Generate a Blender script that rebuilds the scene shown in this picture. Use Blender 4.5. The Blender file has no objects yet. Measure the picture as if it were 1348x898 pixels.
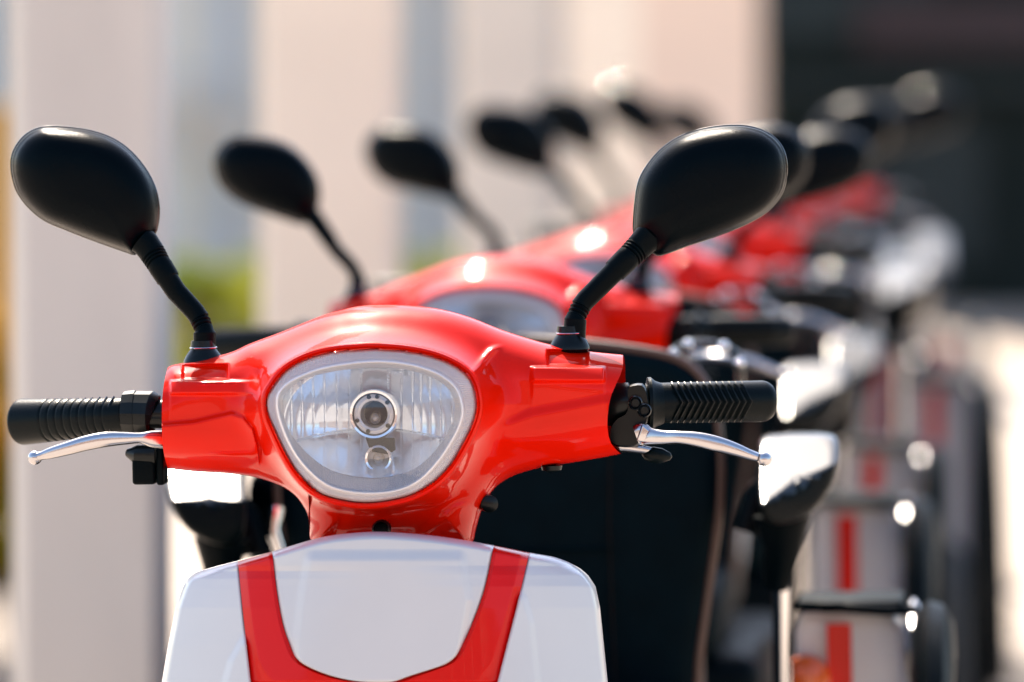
import bpy, bmesh, math, random
import numpy as np
from mathutils import Vector, Matrix
R = math.radians
random.seed(7)
SC = bpy.context.scene
COL = SC.collection

# ---------------------------------------------------------------- camera
HC = 1.32
F = 7489.0                       # focal length in photo pixels (200 mm on 36 mm)
TH = math.atan2(449 - 130, F)
cam = bpy.data.cameras.new('camera')
cam_o = bpy.data.objects.new('camera', cam); COL.objects.link(cam_o)
cam.sensor_width = 36; cam.lens = F * 36 / 1348
cam.clip_start = 0.1; cam.clip_end = 500
cam_o.location = (0, 0, HC); cam_o.rotation_euler = (math.pi / 2 - TH, 0, 0)
cam.dof.use_dof = True; cam.dof.focus_distance = 5.165; cam.dof.aperture_fstop = 3.4
SC.camera = cam_o
CAMR = Matrix.Rotation(math.pi / 2 - TH, 3, 'X')

# ---------------------------------------------------------------- first scooter frame of reference (metres, ground origin)
def place_matrix(x, y, yaw, roll):
    return Matrix.Translation((x, y, 0)) @ Matrix.Rotation(R(yaw), 4, 'Z') @ Matrix.Rotation(R(roll), 4, 'Y')
SPOT1 = (-0.109, 5.2, -5.0, -1.2)
M1 = place_matrix(*SPOT1); M1I = M1.inverted()
O_L = M1I @ Vector((0, 0, HC)); R1I = M1I.to_3x3()
def P(px, py, yd):
    """measured position: where the sight line meets the depth yd of the first scooter"""
    d = R1I @ (CAMR @ Vector(((px - 674) / F, -(py - 449) / F, -1)))
    t = (yd - O_L.y) / d.y
    return O_L + d * t
K = 1 / 1440.0
# fast linear version of P for arrays: P is projective; use direct numpy
_Rn = np.array([list(r) for r in (R1I @ CAMR)])
_On = np.array(O_L)
def PN(px, py, yd):
    px = np.asarray(px, float); py = np.asarray(py, float); yd = np.asarray(yd, float)
    D = np.stack([(px - 674) / F, -(py - 449) / F, -np.ones_like(px)], -1) @ _Rn.T
    t = (yd - _On[1]) / D[..., 1]
    return _On + D * t[..., None]

# ---------------------------------------------------------------- materials
MATS = {}
def mat(name, col, rough=0.5, metal=0.0, coat=0.0, noise=0.0, nscale=20, bump=0.0, bscale=200, spec=0.5, rvar=0.0, coat_rough=0.03, stretch=None, sub=0.0):
    m = bpy.data.materials.new(name); m.use_nodes = True
    n = m.node_tree.nodes; l = m.node_tree.links
    b = n['Principled BSDF']
    b.inputs['Base Color'].default_value = (*col, 1); b.inputs['Roughness'].default_value = rough
    b.inputs['Metallic'].default_value = metal; b.inputs['Coat Weight'].default_value = coat
    b.inputs['Coat Roughness'].default_value = coat_rough; b.inputs['Specular IOR Level'].default_value = spec
    tc = n.new('ShaderNodeTexCoord'); mp = n.new('ShaderNodeMapping'); l.new(tc.outputs['Object'], mp.inputs['Vector'])
    if stretch: mp.inputs['Scale'].default_value = stretch
    if noise:
        t = n.new('ShaderNodeTexNoise'); t.inputs['Scale'].default_value = nscale; t.inputs['Detail'].default_value = 6
        l.new(mp.outputs[0], t.inputs['Vector'])
        r = n.new('ShaderNodeMapRange'); r.inputs['From Min'].default_value = 0.3; r.inputs['From Max'].default_value = 0.7
        r.inputs['To Min'].default_value = 1 - noise; r.inputs['To Max'].default_value = 1 + noise
        l.new(t.outputs['Fac'], r.inputs['Value'])
        h = n.new('ShaderNodeMix'); h.data_type = 'RGBA'; h.blend_type = 'MULTIPLY'; h.inputs[0].default_value = 1
        h.inputs[6].default_value = (*col, 1); l.new(r.outputs[0], h.inputs[7]); l.new(h.outputs[2], b.inputs['Base Color'])
    if rvar:
        t = n.new('ShaderNodeTexNoise'); t.inputs['Scale'].default_value = 9; t.inputs['Detail'].default_value = 8
        l.new(mp.outputs[0], t.inputs['Vector'])
        r = n.new('ShaderNodeMapRange'); r.inputs['From Min'].default_value = 0.35; r.inputs['From Max'].default_value = 0.65
        r.inputs['To Min'].default_value = max(0, rough - rvar); r.inputs['To Max'].default_value = rough + rvar
        l.new(t.outputs['Fac'], r.inputs['Value']); l.new(r.outputs[0], b.inputs['Roughness'])
    if bump:
        t = n.new('ShaderNodeTexNoise'); t.inputs['Scale'].default_value = bscale; t.inputs['Detail'].default_value = 3
        l.new(mp.outputs[0], t.inputs['Vector'])
        u = n.new('ShaderNodeBump'); u.inputs['Strength'].default_value = bump; u.inputs['Distance'].default_value = 0.002
        l.new(t.outputs['Fac'], u.inputs['Height']); l.new(u.outputs[0], b.inputs['Normal']); l.new(u.outputs[0], b.inputs['Coat Normal'])
    MATS[name] = m
    if coat and name.startswith('red'):
        b.inputs['Coat IOR'].default_value = 1.36
        t = n.new('ShaderNodeTexNoise'); t.inputs['Scale'].default_value = 45; t.inputs['Detail'].default_value = 10; t.inputs['Roughness'].default_value = 0.7
        l.new(mp.outputs[0], t.inputs['Vector'])
        r = n.new('ShaderNodeMapRange'); r.inputs['From Min'].default_value = 0.48; r.inputs['From Max'].default_value = 0.75
        r.inputs['To Min'].default_value = coat_rough; r.inputs['To Max'].default_value = 0.16
        l.new(t.outputs['Fac'], r.inputs['Value']); l.new(r.outputs[0], b.inputs['Coat Roughness'])
    return m
RED = mat('red_paint', (0.74, 0.0085, 0.0003), 0.40, 0, 0.62, coat_rough=0.015, rvar=0.06, spec=0.02, bump=0.16, bscale=22, noise=0.05, nscale=14)
REDT = mat('red_trim_paint', (0.62, 0.003, 0.002), 0.35, 0, 0.6, coat_rough=0.03, spec=0.08)
WHITE = mat('white_paint', (0.58, 0.605, 0.625), 0.35, 0, 0.5, coat_rough=0.13, noise=0.03, nscale=6, bump=0.08, bscale=14)
BLK = mat('black_plastic', (0.0005, 0.0030, 0.0045), 0.34, spec=0.05, bump=0.25, bscale=900, rvar=0.08)
SATIN = mat('black_satin_metal', (0.002, 0.005, 0.006), 0.30, 0, 0.1, spec=0.2)
RUB = mat('black_rubber', (0.0008, 0.004, 0.005), 0.30, spec=0.13, bump=0.15, bscale=700)
MIRP = mat('mirror_shell_plastic', (0.0003, 0.0024, 0.0040), 0.23, spec=0.055, bump=0.2, bscale=1100, rvar=0.07)
RIBR = mat('glossy_rubber_rib', (0.001, 0.004, 0.005), 0.24, spec=0.25)
LEA = mat('black_leather', (0.0005, 0.006, 0.009), 0.5, spec=0.04, bump=0.35, bscale=350, noise=0.15, nscale=30)
GLO = mat('black_gloss', (0.004, 0.007, 0.009), 0.30, 0, 0.9, coat_rough=0.19, spec=0.2)
TRIM = mat('gloss_edge', (0.003, 0.006, 0.008), 0.1, 0, 1.0, coat_rough=0.05)
SEAM = mat('dark_thread', (0.010, 0.007, 0.006), 0.7, spec=0.1)
PIP = mat('brown_piping', (0.09, 0.05, 0.034), 0.4)
CHR = mat('chrome', (0.80, 0.80, 0.82), 0.08, 1.0, rvar=0.03)
ALU = mat('polished_aluminium', (0.55, 0.54, 0.56), 0.20, 1.0, rvar=0.05)
REFL = mat('reflector_chrome', (0.80, 0.90, 1.0), 0.08, 0.5)
RIBM = mat('ribbed_reflector_grey', (0.72, 0.70, 0.71), 0.35, 0.2)
BRASS = mat('brass', (0.6, 0.42, 0.12), 0.3, 1.0)
TYRE = mat('tyre_rubber', (0.012, 0.012, 0.013), 0.7, bump=0.4, bscale=120)
CAP = mat('grey_bulb_socket', (0.60, 0.60, 0.62), 0.3, 0.3)
AMB = mat('amber_plastic', (0.75, 0.12, 0.01), 0.3, coat=0.5)
DARK = mat('dark_cavity', (0.015, 0.014, 0.014), 0.8)
MGL = mat('mirror_glass', (0.85, 0.87, 0.88), 0.01, 1.0)

def glass(name, tint, gloss=1.0, rough=0.0, diffuse=0.0, dcol=(0.8, 0.8, 0.82)):
    m = bpy.data.materials.new(name); m.use_nodes = True
    n = m.node_tree.nodes; l = m.node_tree.links; n.clear()
    out = n.new('ShaderNodeOutputMaterial'); tr = n.new('ShaderNodeBsdfTransparent'); tr.inputs[0].default_value = (*tint, 1)
    gl = n.new('ShaderNodeBsdfGlossy'); gl.inputs['Roughness'].default_value = rough
    gl.inputs['Color'].default_value = (1, 1, 1, 1)
    fr = n.new('ShaderNodeLayerWeight'); pw = n.new('ShaderNodeMath'); pw.operation = 'POWER'; pw.inputs[1].default_value = 5
    l.new(fr.outputs['Facing'], pw.inputs[0])
    mu = n.new('ShaderNodeMath'); mu.operation = 'MULTIPLY_ADD'; mu.inputs[1].default_value = 0.9; mu.inputs[2].default_value = 0.07 * gloss; mu.use_clamp = True
    l.new(pw.outputs[0], mu.inputs[0])
    mx = n.new('ShaderNodeMixShader'); l.new(mu.outputs[0], mx.inputs[0]); l.new(gl.outputs[0], mx.inputs[2])
    base = tr
    if diffuse:
        df = n.new('ShaderNodeBsdfDiffuse'); df.inputs[0].default_value = (*dcol, 1)
        tl = n.new('ShaderNodeBsdfTranslucent'); tl.inputs[0].default_value = (*dcol, 1)
        a = n.new('ShaderNodeMixShader'); a.inputs[0].default_value = 0.12; l.new(df.outputs[0], a.inputs[1]); l.new(tl.outputs[0], a.inputs[2])
        c = n.new('ShaderNodeMixShader'); c.inputs[0].default_value = diffuse; l.new(tr.outputs[0], c.inputs[1]); l.new(a.outputs[0], c.inputs[2])
        base = c
    l.new(base.outputs[0], mx.inputs[1]); l.new(mx.outputs[0], out.inputs[0])
    return m
LENS = glass('clear_lens', (0.97, 0.98, 1.0), 0.8, 0.0, 0.035, (0.9, 0.9, 0.95))
FLAN = glass('frosted_lens_edge', (0.95, 0.95, 0.97), 1.2, 0.10, 0.66, (0.92, 0.90, 0.94))
RIDGE = glass('lens_ridge', (0.97, 0.97, 1.0), 1.5, 0.1, 0.85, (0.95, 0.95, 0.98))
BULB = glass('bulb_glass', (0.8, 0.78, 0.75), 1.8)

# ---------------------------------------------------------------- mesh helpers
def obj(name, verts, faces, m, parent=None, smooth=True, angle=40, bevel=0):
    me = bpy.data.meshes.new(name)
    me.from_pydata([tuple(v) for v in verts], [], faces)
    me.validate(); 
    b = bmesh.new(); b.from_mesh(me)
    bmesh.ops.remove_doubles(b, verts=b.verts, dist=1e-6)
    if bevel:
        bmesh.ops.bevel(b, geom=[e for e in b.edges if len(e.link_faces) == 2 and e.calc_face_angle(0) > R(35)], offset=bevel, segments=3, profile=0.5, affect='EDGES')
    bmesh.ops.recalc_face_normals(b, faces=b.faces)
    b.to_mesh(me); b.free()
    me.materials.append(m)
    if smooth:
        me.shade_smooth(); me.set_sharp_from_angle(angle=R(angle))
    o = bpy.data.objects.new(name, me); COL.objects.link(o)
    if parent: o.parent = parent
    return o
class MB:
    def __init__(s): s.v = []; s.f = []
    def add(s, v, f):
        k = len(s.v); s.v += [Vector(a) for a in v]; s.f += [tuple(i + k for i in q) for q in f]; return s
    def loft(s, rings, closed=True, caps=(False, False)):
        n = len(rings[0]); v = [p for r in rings for p in r]; f = []
        for i in range(len(rings) - 1):
            for j in range(n if closed else n - 1):
                a = i * n + j; b = i * n + (j + 1) % n
                f.append((a, b, b + n, a + n))
        if caps[0]: f.append(tuple(range(n - 1, -1, -1)))
        if caps[1]: f.append(tuple(range((len(rings) - 1) * n, len(rings) * n)))
        return s.add(v, f)
    def tube(s, pts, rad, n=20, caps=(True, True), squash=None):
        pts = [Vector(p) for p in pts]
        if not hasattr(rad, '__len__'): rad = [rad] * len(pts)
        rings = []; up = None
        for i, p in enumerate(pts):
            t = (pts[min(i + 1, len(pts) - 1)] - pts[max(i - 1, 0)]).normalized()
            if up is None: up = Vector((0, 1, 0)) if abs(t.y) < .9 else Vector((0, 0, 1))
            u = (up - t * up.dot(t)).normalized(); w = t.cross(u); up = u
            su, sw = squash or (1, 1)
            rings.append([p + (u * math.cos(a) * su + w * math.sin(a) * sw) * rad[i] for a in [2 * math.pi * k / n for k in range(n)]])
        return s.loft(rings, True, caps)
    def box(s, x0, x1, y0, y1, z0, z1):
        v = [(x, y, z) for x in (x0, x1) for y in (y0, y1) for z in (z0, z1)]
        return s.add(v, [(0, 1, 3, 2), (4, 6, 7, 5), (0, 4, 5, 1), (2, 3, 7, 6), (0, 2, 6, 4), (1, 5, 7, 3)])
    def disc(s, c, r, n=24, squash=1):
        return s.add([c + Vector((math.cos(a) * r, 0, math.sin(a) * r * squash)) for a in [2 * math.pi * k / n for k in range(n)]], [tuple(range(n))])
    def lathe(s, c, axis, prof, n=32, open_end=False):
        """prof: list of (distance along axis, radius)"""
        axis = Vector(axis).normalized(); u = axis.orthogonal().normalized(); w = axis.cross(u)
        rings = [[c + axis * d + (u * math.cos(a) + w * math.sin(a)) * r for a in [2 * math.pi * k / n for k in range(n)]] for d, r in prof]
        return s.loft(rings, True, (prof[0][1] > 1e-5 and not open_end, prof[-1][1] > 1e-5 and not open_end))
    def build(s, name, m, parent=None, **k): return obj(name, s.v, s.f, m, parent, **k)

def spline(pts, n, closed=True):
    """Catmull-Rom through pts resampled evenly to n points"""
    p = [np.array(a, float) for a in pts]; N = len(p); out = []
    segs = N if closed else N - 1
    for i in range(segs):
        g = lambda k: p[k % N] if closed else p[max(0, min(N - 1, k))]
        a, b, c, d = g(i - 1), g(i), g(i + 1), g(i + 2)
        for t in np.linspace(0, 1, 16, endpoint=False):
            out.append(0.5 * ((2 * b) + (-a + c) * t + (2 * a - 5 * b + 4 * c - d) * t * t + (-a + 3 * b - 3 * c + d) * t ** 3))
    if not closed: out.append(p[-1])
    out = np.array(out)
    if closed: out = np.vstack([out, out[:1]])
    L = np.concatenate([[0], np.cumsum(np.linalg.norm(np.diff(out, axis=0), axis=1))])
    s = np.linspace(0, L[-1], n + 1)[:-1] if closed else np.linspace(0, L[-1], n)
    return np.stack([np.interp(s, L, out[:, k]) for k in range(out.shape[1])], -1)
def seg_dist(px, py, poly, closed=False):
    best = np.full(px.shape, 1e9)
    m = len(poly)
    for i in range(m if closed else m - 1):
        a = poly[i]; b = poly[(i + 1) % m]; ab = b - a; L = max(1e-9, ab @ ab)
        t = np.clip(((px - a[0]) * ab[0] + (py - a[1]) * ab[1]) / L, 0, 1)
        best = np.minimum(best, np.hypot(px - a[0] - t * ab[0], py - a[1] - t * ab[1]))
    return best
def inside(px, py, poly):
    r = np.zeros(px.shape, bool); m = len(poly)
    for i in range(m):
        x1, y1 = poly[i]; x2, y2 = poly[(i + 1) % m]
        if y1 == y2: continue
        c = ((y1 > py) != (y2 > py)) & (px < (x2 - x1) * (py - y1) / (y2 - y1) + x1)
        r ^= c
    return r
def sm(x, a, b):
    t = np.clip((x - a) / (b - a), 0, 1); return t * t * (3 - 2 * t)
def grid_faces(nr, nc, keep=None):
    f = []
    for i in range(nr - 1):
        for j in range(nc - 1):
            if keep is None or keep[i, j]: f.append((i * nc + j, i * nc + j + 1, (i + 1) * nc + j + 1, (i + 1) * nc + j))
    return f

def tag(o, label=None, cat=None, group=None, kind=None):
    if label: o['label'] = label
    if cat: o['category'] = cat
    if group: o['group'] = group
    if kind: o['kind'] = kind
    return o

# ================================================================ THE SCOOTER
SCO = bpy.data.objects.new('electric_scooter', None); COL.objects.link(SCO)
SCO.empty_display_size = 0.2

# ---- headlight opening contour (photo pixels)
H_OUT = spline([(350.5, 527), (356, 512), (374, 489), (400, 473), (435, 463), (472, 459.5), (505, 459), (545, 463), (580, 472), (607, 486),
                (622, 503), (628.5, 531), (624, 556), (610, 586), (592, 615), (568, 638), (535, 654), (490, 662), (452, 659), (420, 649),
                (396, 629), (378, 603), (360, 566), (352, 545)], 300)
H_IN = spline([(366, 531), (369, 517), (380, 505), (400, 494.5), (428, 485), (470, 478.5), (500, 477), (530, 479.5), (558, 486), (582, 496.5), (600, 513),
               (607.5, 538), (604, 558), (594, 579), (576, 606), (553, 630), (528, 643), (497, 648), (462, 646.5), (430, 637), (402, 613), (383, 585), (370, 553)], 300)
def roll_start(c):      # start both contours at the same bearing
    k = int(np.argmax(c[:, 0] - abs(c[:, 1] - 540) * 3)); return np.roll(c, -k, axis=0)
H_OUT = roll_start(H_OUT); H_IN = roll_start(H_IN)
cH = np.array([490, 556.0])
def grow(c, d):
    t = np.roll(c, -1, 0) - np.roll(c, 1, 0); t /= np.linalg.norm(t, axis=1)[:, None]
    nrm = np.stack([t[:, 1], -t[:, 0]], -1)
    s = np.sign(((c - cH) * nrm).sum(1).mean()); return c + nrm * s * d

# ---- handlebar cowl
T_PTS = [(205, 492), (216, 487), (226, 481), (250, 476), (300, 465), (330, 452), (370, 437), (420, 417), (450, 408), (475, 403), (505, 401), (540, 402), (580, 407),
         (620, 418), (660, 434), (700, 447), (735, 456), (770, 462), (818, 467), (830, 468)]
B_PTS = [(205, 615), (225, 617.5), (260, 621), (300, 623.5), (330, 627), (352, 633), (372, 641), (388, 652), (399, 666), (406, 682), (411, 715), (440, 722), (600, 722), (621, 715),
         (627, 695), (634, 672), (646, 649), (662, 634), (685, 623), (720, 614), (760, 608), (795, 602), (815, 598), (830, 595)]
Tl = spline(T_PTS, 260, False); Bl = spline(B_PTS, 420, False)
Tf = lambda x: np.interp(x, Tl[:, 0], Tl[:, 1])
_bx = np.maximum.accumulate(Bl[:, 0]) + np.arange(len(Bl)) * 1e-6
Bf = lambda x: np.interp(x, _bx, Bl[:, 1])
NR, NC = 150, 460
v, u = np.meshgrid(np.linspace(0, 1, NR), np.linspace(0, 1, NC), indexing='ij')
v = 0.5 - 0.5 * np.cos(v * math.pi) * (0.55) - (0.5 - v) * 0.45     # denser near the edges
v = (v - v.min()) / (v.max() - v.min())
Lx = 213 + 8 * np.abs(2 * v - 1) ** 3 * 1.0
Rx = np.interp(v, [0, .12, .2, .3, .4, .5, .6, .7, .8, .88, .95, 1], [820, 820, 817, 811, 805, 801.5, 800, 799.5, 801, 804.5, 811, 817])
px = Lx + (Rx - Lx) * u
py = Tf(px) + (Bf(px) - Tf(px)) * v
dO = np.minimum(seg_dist(px, py, Tl), seg_dist(px, py, Bl))
dHh = seg_dist(px, py, H_OUT, True); inH = inside(px, py, H_OUT)
dHs = np.where(inH, 0, dHh)
arm = 0.062 * np.sqrt(np.clip(1 - (1 - np.clip(dO / 58, 0, 1)) ** 2.2, 0, 1))
h = dHs / (dHs + dO + 1e-6)
head = 0.125 * (1 - h) ** 1.35 * np.clip(1 - dHs / 200, 0, 1)
neck = sm(py, 640, 700)
head *= (1 - 0.75 * neck)
dep = (arm ** 4 + head ** 4) ** 0.25
# features moulded into the two arms (metres of relief)
wl = sm(px, 222, 226) * (1 - sm(px, 300, 345))
shelf = wl * sm(py, 499, 503) * (1 - 0.75 * sm(py, 516, 522)) * (1 - sm(py, 525, 565))
yc = np.interp(px, [213, 255, 285, 305, 320, 332, 339, 344], [556, 552, 545, 541, 546, 561, 585, 625])
bul = sm(py - yc, -1, 7) * (1 - sm(px, 341, 348)) * (1 - sm(py, 596, 615))
dep += 0.007 * shelf + 0.006 * bul
wr = sm(px, 696, 704) * (1 - sm(px, 793, 799))
dep += 0.008 * wr * sm(py, 481, 485) * (1 - 0.7 * sm(py, 499, 506)) * (1 - sm(py, 508, 550))
dep += 0.005 * sm(py - np.interp(px, [640, 700, 800], [562, 536, 518]), -2, 14) * sm(px, 640, 675) * (1 - sm(py, 575, 600))
dep -= 0.012 * sm(px, 718, 723) * (1 - sm(px, 771, 776)) * sm(py, 459, 463) * (1 - sm(py, 479, 483))
dep -= 0.010 * sm(px, 238, 243) * (1 - sm(px, 297, 302)) * sm(py, 478, 482) * (1 - sm(py, 497, 500))
rl = (py - 482) * 0.66 + (px - 622) * 0.75
fold = np.exp(-((px - 640 + (py - 470) * 0.9) / 7.0) ** 2) * sm(py, 452, 462) * (1 - sm(py, 486, 500))
dep += 0.006 * fold
dep -= 0.007 * np.exp(-((px - 344 - (py - 500) * 0.04) / 8.0) ** 2) * sm(py, 480, 500) * (1 - sm(py, 590, 615))
wav = np.exp(-((px - 590 - (py - 680) * -1.2) / 14) ** 2) * sm(py, 655, 668)
dep += 0.004 * wav - 0.003 * np.exp(-((px - 450 + (py - 680) * .4) / 10) ** 2) * sm(py, 655, 670)
dep *= np.where(v < 0.002, 0, 1) * np.where(v > 0.998, 0, 1)
front = PN(px, py, -dep)
cx = 0.25 * (px[:-1, :-1] + px[1:, :-1] + px[:-1, 1:] + px[1:, 1:]); cy = 0.25 * (py[:-1, :-1] + py[1:, :-1] + py[:-1, 1:] + py[1:, 1:])
keep = ~inside(cx, cy, grow(H_OUT, -0.5)) & (cy < 760)
cowl = MB(); cowl.add(front.reshape(-1, 3), grid_faces(NR, NC, keep))
# rear half of the shell
v2, u2 = np.meshgrid(np.linspace(0, 1, 40), np.linspace(0, 1, NC), indexing='ij')
Lx2 = 213 + 8 * np.abs(2 * v2 - 1) ** 3; px2 = Lx2 + (np.interp(v2, [0, 1], [820, 817]) - Lx2) * u2
py2 = Tf(px2) + (Bf(px2) - Tf(px2)) * v2
dO2 = np.minimum(seg_dist(px2, py2, Tl), seg_dist(px2, py2, Bl))
dp2 = 0.045 * np.sqrt(np.clip(1 - (1 - np.clip(dO2 / 58, 0, 1)) ** 2, 0, 1)); dp2[0] = 0; dp2[-1] = 0
back = PN(px2, py2, 0 * dp2); back[..., 1] += dp2
cowl.add(back.reshape(-1, 3), grid_faces(40, NC))
cowl_o = cowl.build('handlebar_cowl', RED, SCO, angle=50)
# lip round the lamp
def ring(c, yd): return [Vector(a) for a in PN(c[:, 0], c[:, 1], np.full(len(c), yd))]
lip = MB().loft([ring(grow(H_OUT, 9), -0.100), ring(grow(H_OUT, 8.5), -0.116), ring(grow(H_OUT, 6.5), -0.1225), ring(grow(H_OUT, 3.5), -0.124), ring(grow(H_OUT, 0.8), -0.1225), ring(grow(H_OUT, -0.4), -0.117), ring(grow(H_OUT, -1), -0.09)])
lip.build('headlight_lip', RED, cowl_o)
# small socket screw low on the neck and notch clip
MB().lathe(P(503, 696, -0.060), (0, -1, 0), [(0, .0085), (.008, .0085), (.010, .007), (.005, .0055), (.004, 0)], 20).build('screw', SATIN, cowl_o)
MB().lathe(P(726, 613, -0.012), (0, 0, -1), [(0, .010), (.004, .009), (.006, .004)], 16).build('clip', SATIN, cowl_o)
MB().lathe(P(640, 662, -0.01), (0.3, -1, 0), [(0, .008), (.016, .008), (.018, .004)], 16).build('clip', SATIN, cowl_o)

# ---- headlight
lamp = MB()
# reflector: px/py grid clipped by the inner contour, with a ribbed lower wall
RC = spline([(372, 531), (376, 518), (396, 501), (430, 491), (470, 485), (500, 484), (530, 486), (558, 492.5), (580, 503), (594, 518), (599, 540), (594, 560), (584, 578),
             (572, 594), (556, 610), (535, 622), (500, 629), (465, 627), (436, 619), (415, 606), (396, 588), (381, 567), (374, 548)], 300)
RC = roll_start(RC)
lamp_wall = MB().loft([ring(H_IN, -0.116), ring(grow(H_IN, -1), -0.112), ring(grow(RC, 1), -0.094), ring(RC, -0.090)])
nL = 150
gy, gx = np.meshgrid(np.linspace(470, 650, nL), np.linspace(362, 612, 420), indexing='ij')
# bring grid into the contour: polar warp instead of clipping
rr, tt = np.meshgrid(np.linspace(0, 1, 160), np.arange(300), indexing='ij')
rx = 492 + (RC[:, 0][tt] - 492) * rr; ry = 550 + (RC[:, 1][tt] - 550) * rr
lines = [362, 383, 397, 412, 427, 443, 459, 475, 511, 528, 543, 554, 566, 580, 595, 612]
fl = np.zeros_like(rx)
for a, b in zip(lines[:-1], lines[1:]):
    t = np.clip((rx - a) / (b - a), 0, 1); msk = (rx >= a) & (rx < b)
    fl = np.where(msk, (4 * t * (1 - t)) * 0.00035 * ((b - a) / 16) + 0.0007 * np.clip(1 - np.abs(rx - a) / 1.6, 0, 1), fl)
split = 566 + ((rx - 492) / 100) ** 2 * 16 - 2
low = sm(ry, split - 1, split + 1)
r2 = ((rx - 492) / 118) ** 2 + ((ry - 555) / 80) ** 2
rdep = -0.088 + 0.036 * np.clip(1 - r2, 0, 1) + fl * (1 - 0.55 * low) + low * (0.004 + (ry - split) * -0.00022)
rv = PN(rx, ry, rdep)
# wrap columns
rf = []
for i in range(159):
    for j in range(300):
        a = i * 300 + j; b = i * 300 + (j + 1) % 300
        rf.append((a, b, b + 300, a + 300))
lamp.add(rv.reshape(-1, 3), rf)
lamp_o = lamp.build('headlight', REFL, SCO, angle=25)
wl_o = lamp_wall.build('reflector_wall', RIBM, lamp_o)
# fine radial ribs on the lower wall
n_r = 300
def ribs(ca, ya, cb, yb, n, k0, k1, h, w=0.45):
    m = MB(); A = np.array([[*p] for p in ring(ca, ya)]); B = np.array([[*p] for p in ring(cb, yb)])
    N = len(A)
    for k in range(n):
        f = (k0 + (k1 - k0) * k / n) * N
        def at(arr, f):
            i = int(math.floor(f)) % N; t = f - math.floor(f); return Vector(arr[i] * (1 - t) + arr[(i + 1) % N] * t)
        s = (k1 - k0) * N / n * w
        a0, a1, a2 = at(A, f), at(A, f + s / 2), at(A, f + s); b0, b1, b2 = at(B, f), at(B, f + s / 2), at(B, f + s)
        up = Vector((0, -h, 0))
        m.add([a0, a1 + up, a2, b0, b1 + up, b2], [(0, 1, 4, 3), (1, 2, 5, 4)])
    return m
ribs(grow(H_IN, -1), -0.112, grow(RC, 1), -0.094, 230, 0, 1, 0.0012).build('wall_rib', RIBM, lamp_o)
# lens: flange with ribs, ridge, clear dome
fl_m = MB().loft([ring(grow(H_OUT, -1), -0.112), ring(grow(H_OUT, -1.2), -0.1205), ring(grow(H_OUT, -3.5), -0.1235)] + [ring(H_OUT * (1 - t) + H_IN * t, -0.1235 - 0.004 * t) for t in (0.3, 0.6, 0.8)] + [ring(grow(H_IN, 3), -0.128)])
fl_m.build('lens_flange', FLAN, lamp_o)
ribs(grow(H_OUT, -3), -0.1235, grow(H_IN, 6), -0.1272, 250, 0, 1, 0.0011, 0.5).build('lens_rib', FLAN, lamp_o)
MB().loft([ring(grow(H_IN, 3.2), -0.1278), ring(grow(H_IN, 2.2), -0.1305), ring(grow(H_IN, 0.6), -0.1312), ring(grow(H_IN, -0.8), -0.1295)]).build('lens_ridge', RIDGE, lamp_o)
dome = []
for s in np.linspace(1, 0.02, 26):
    c = np.array([492, 560.]) + (grow(H_IN, -0.6) - np.array([492, 560.])) * s
    dome.append(ring(c, -0.1290 - 0.016 * (1 - s ** 2.2)))
MB().loft(dome, True, (False, True)).build('lens', LENS, lamp_o)
# bulb holder and bulbs
bh = MB(); c = P(493, 545, -0.068)
bh.lathe(c, (0, -1, 0), [(-0.02, .0225), (.006, .0225), (.008, .0215), (.0075, .0195), (.003, .0188)], 48, True)
bh.build('bulb_shield', CHR, lamp_o)
MB().lathe(c, (0, -1, 0), [(.002, .0188), (.005, .0180), (.006, .0150), (.005, .0125), (-.004, .0115), (-.014, .0105)], 48, True).build('bulb_socket', CAP, lamp_o)
MB().lathe(c + Vector((0, 0.012, 0)), (0, -1, 0), [(-.002, .0118), (.0, .0118), (.0005, 0)], 32).build('socket_recess', DARK, lamp_o)
MB().lathe(c + Vector((0.001, 0.004, -0.002)), (0.05, -1, -0.12), [(0, .0050), (.014, .0050), (.018, .0042), (.021, .0025), (.022, 0)], 24).build('bulb', BULB, lamp_o)
MB().lathe(c + Vector((0.001, 0.002, -0.002)), (0.05, -1, -0.12), [(0, .0028), (.010, .0025), (.012, .001)], 16).build('bulb_cap', RIBM, lamp_o)
tabs = MB()
for a0 in (40, 78, 105, 200, 250, 320):
    q = c + Vector((math.cos(R(a0)) * .0162, -0.0062, math.sin(R(a0)) * .0162))
    tabs.lathe(q, (0, -1, 0), [(-.001, .0022), (.002, .0018)], 8)
tabs.build('socket_tab', SATIN, lamp_o)
brk = MB(); pts = [P(482, 576, -.07), P(520, 576, -.07), P(521, 592, -.07), P(512, 598, -.07), P(488, 594, -.07)]
brk.loft([[p for p in pts], [p + Vector((0, -.004, 0)) for p in pts]], True, (True, True)); brk.build('bulb_bracket', SATIN, lamp_o)
c2 = P(499, 603, -0.074)
MB().lathe(c2, (0, -1, 0), [(-.014, .0126), (.006, .0126), (.0078, .0118), (.007, .0100), (0, .0085), (-.006, .0080)], 36, True).build('pilot_shield', CHR, lamp_o)
MB().lathe(c2, (0, -1, 0), [(-.004, .0082), (-.003, 0)], 24).build('pilot_recess', RIBM, lamp_o)
MB().lathe(c2, (0, -1, 0), [(-.003, .0050), (.004, .0055), (.009, .0045), (.0115, .0022), (.012, 0)], 24).build('pilot_bulb', BULB, lamp_o)

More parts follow.
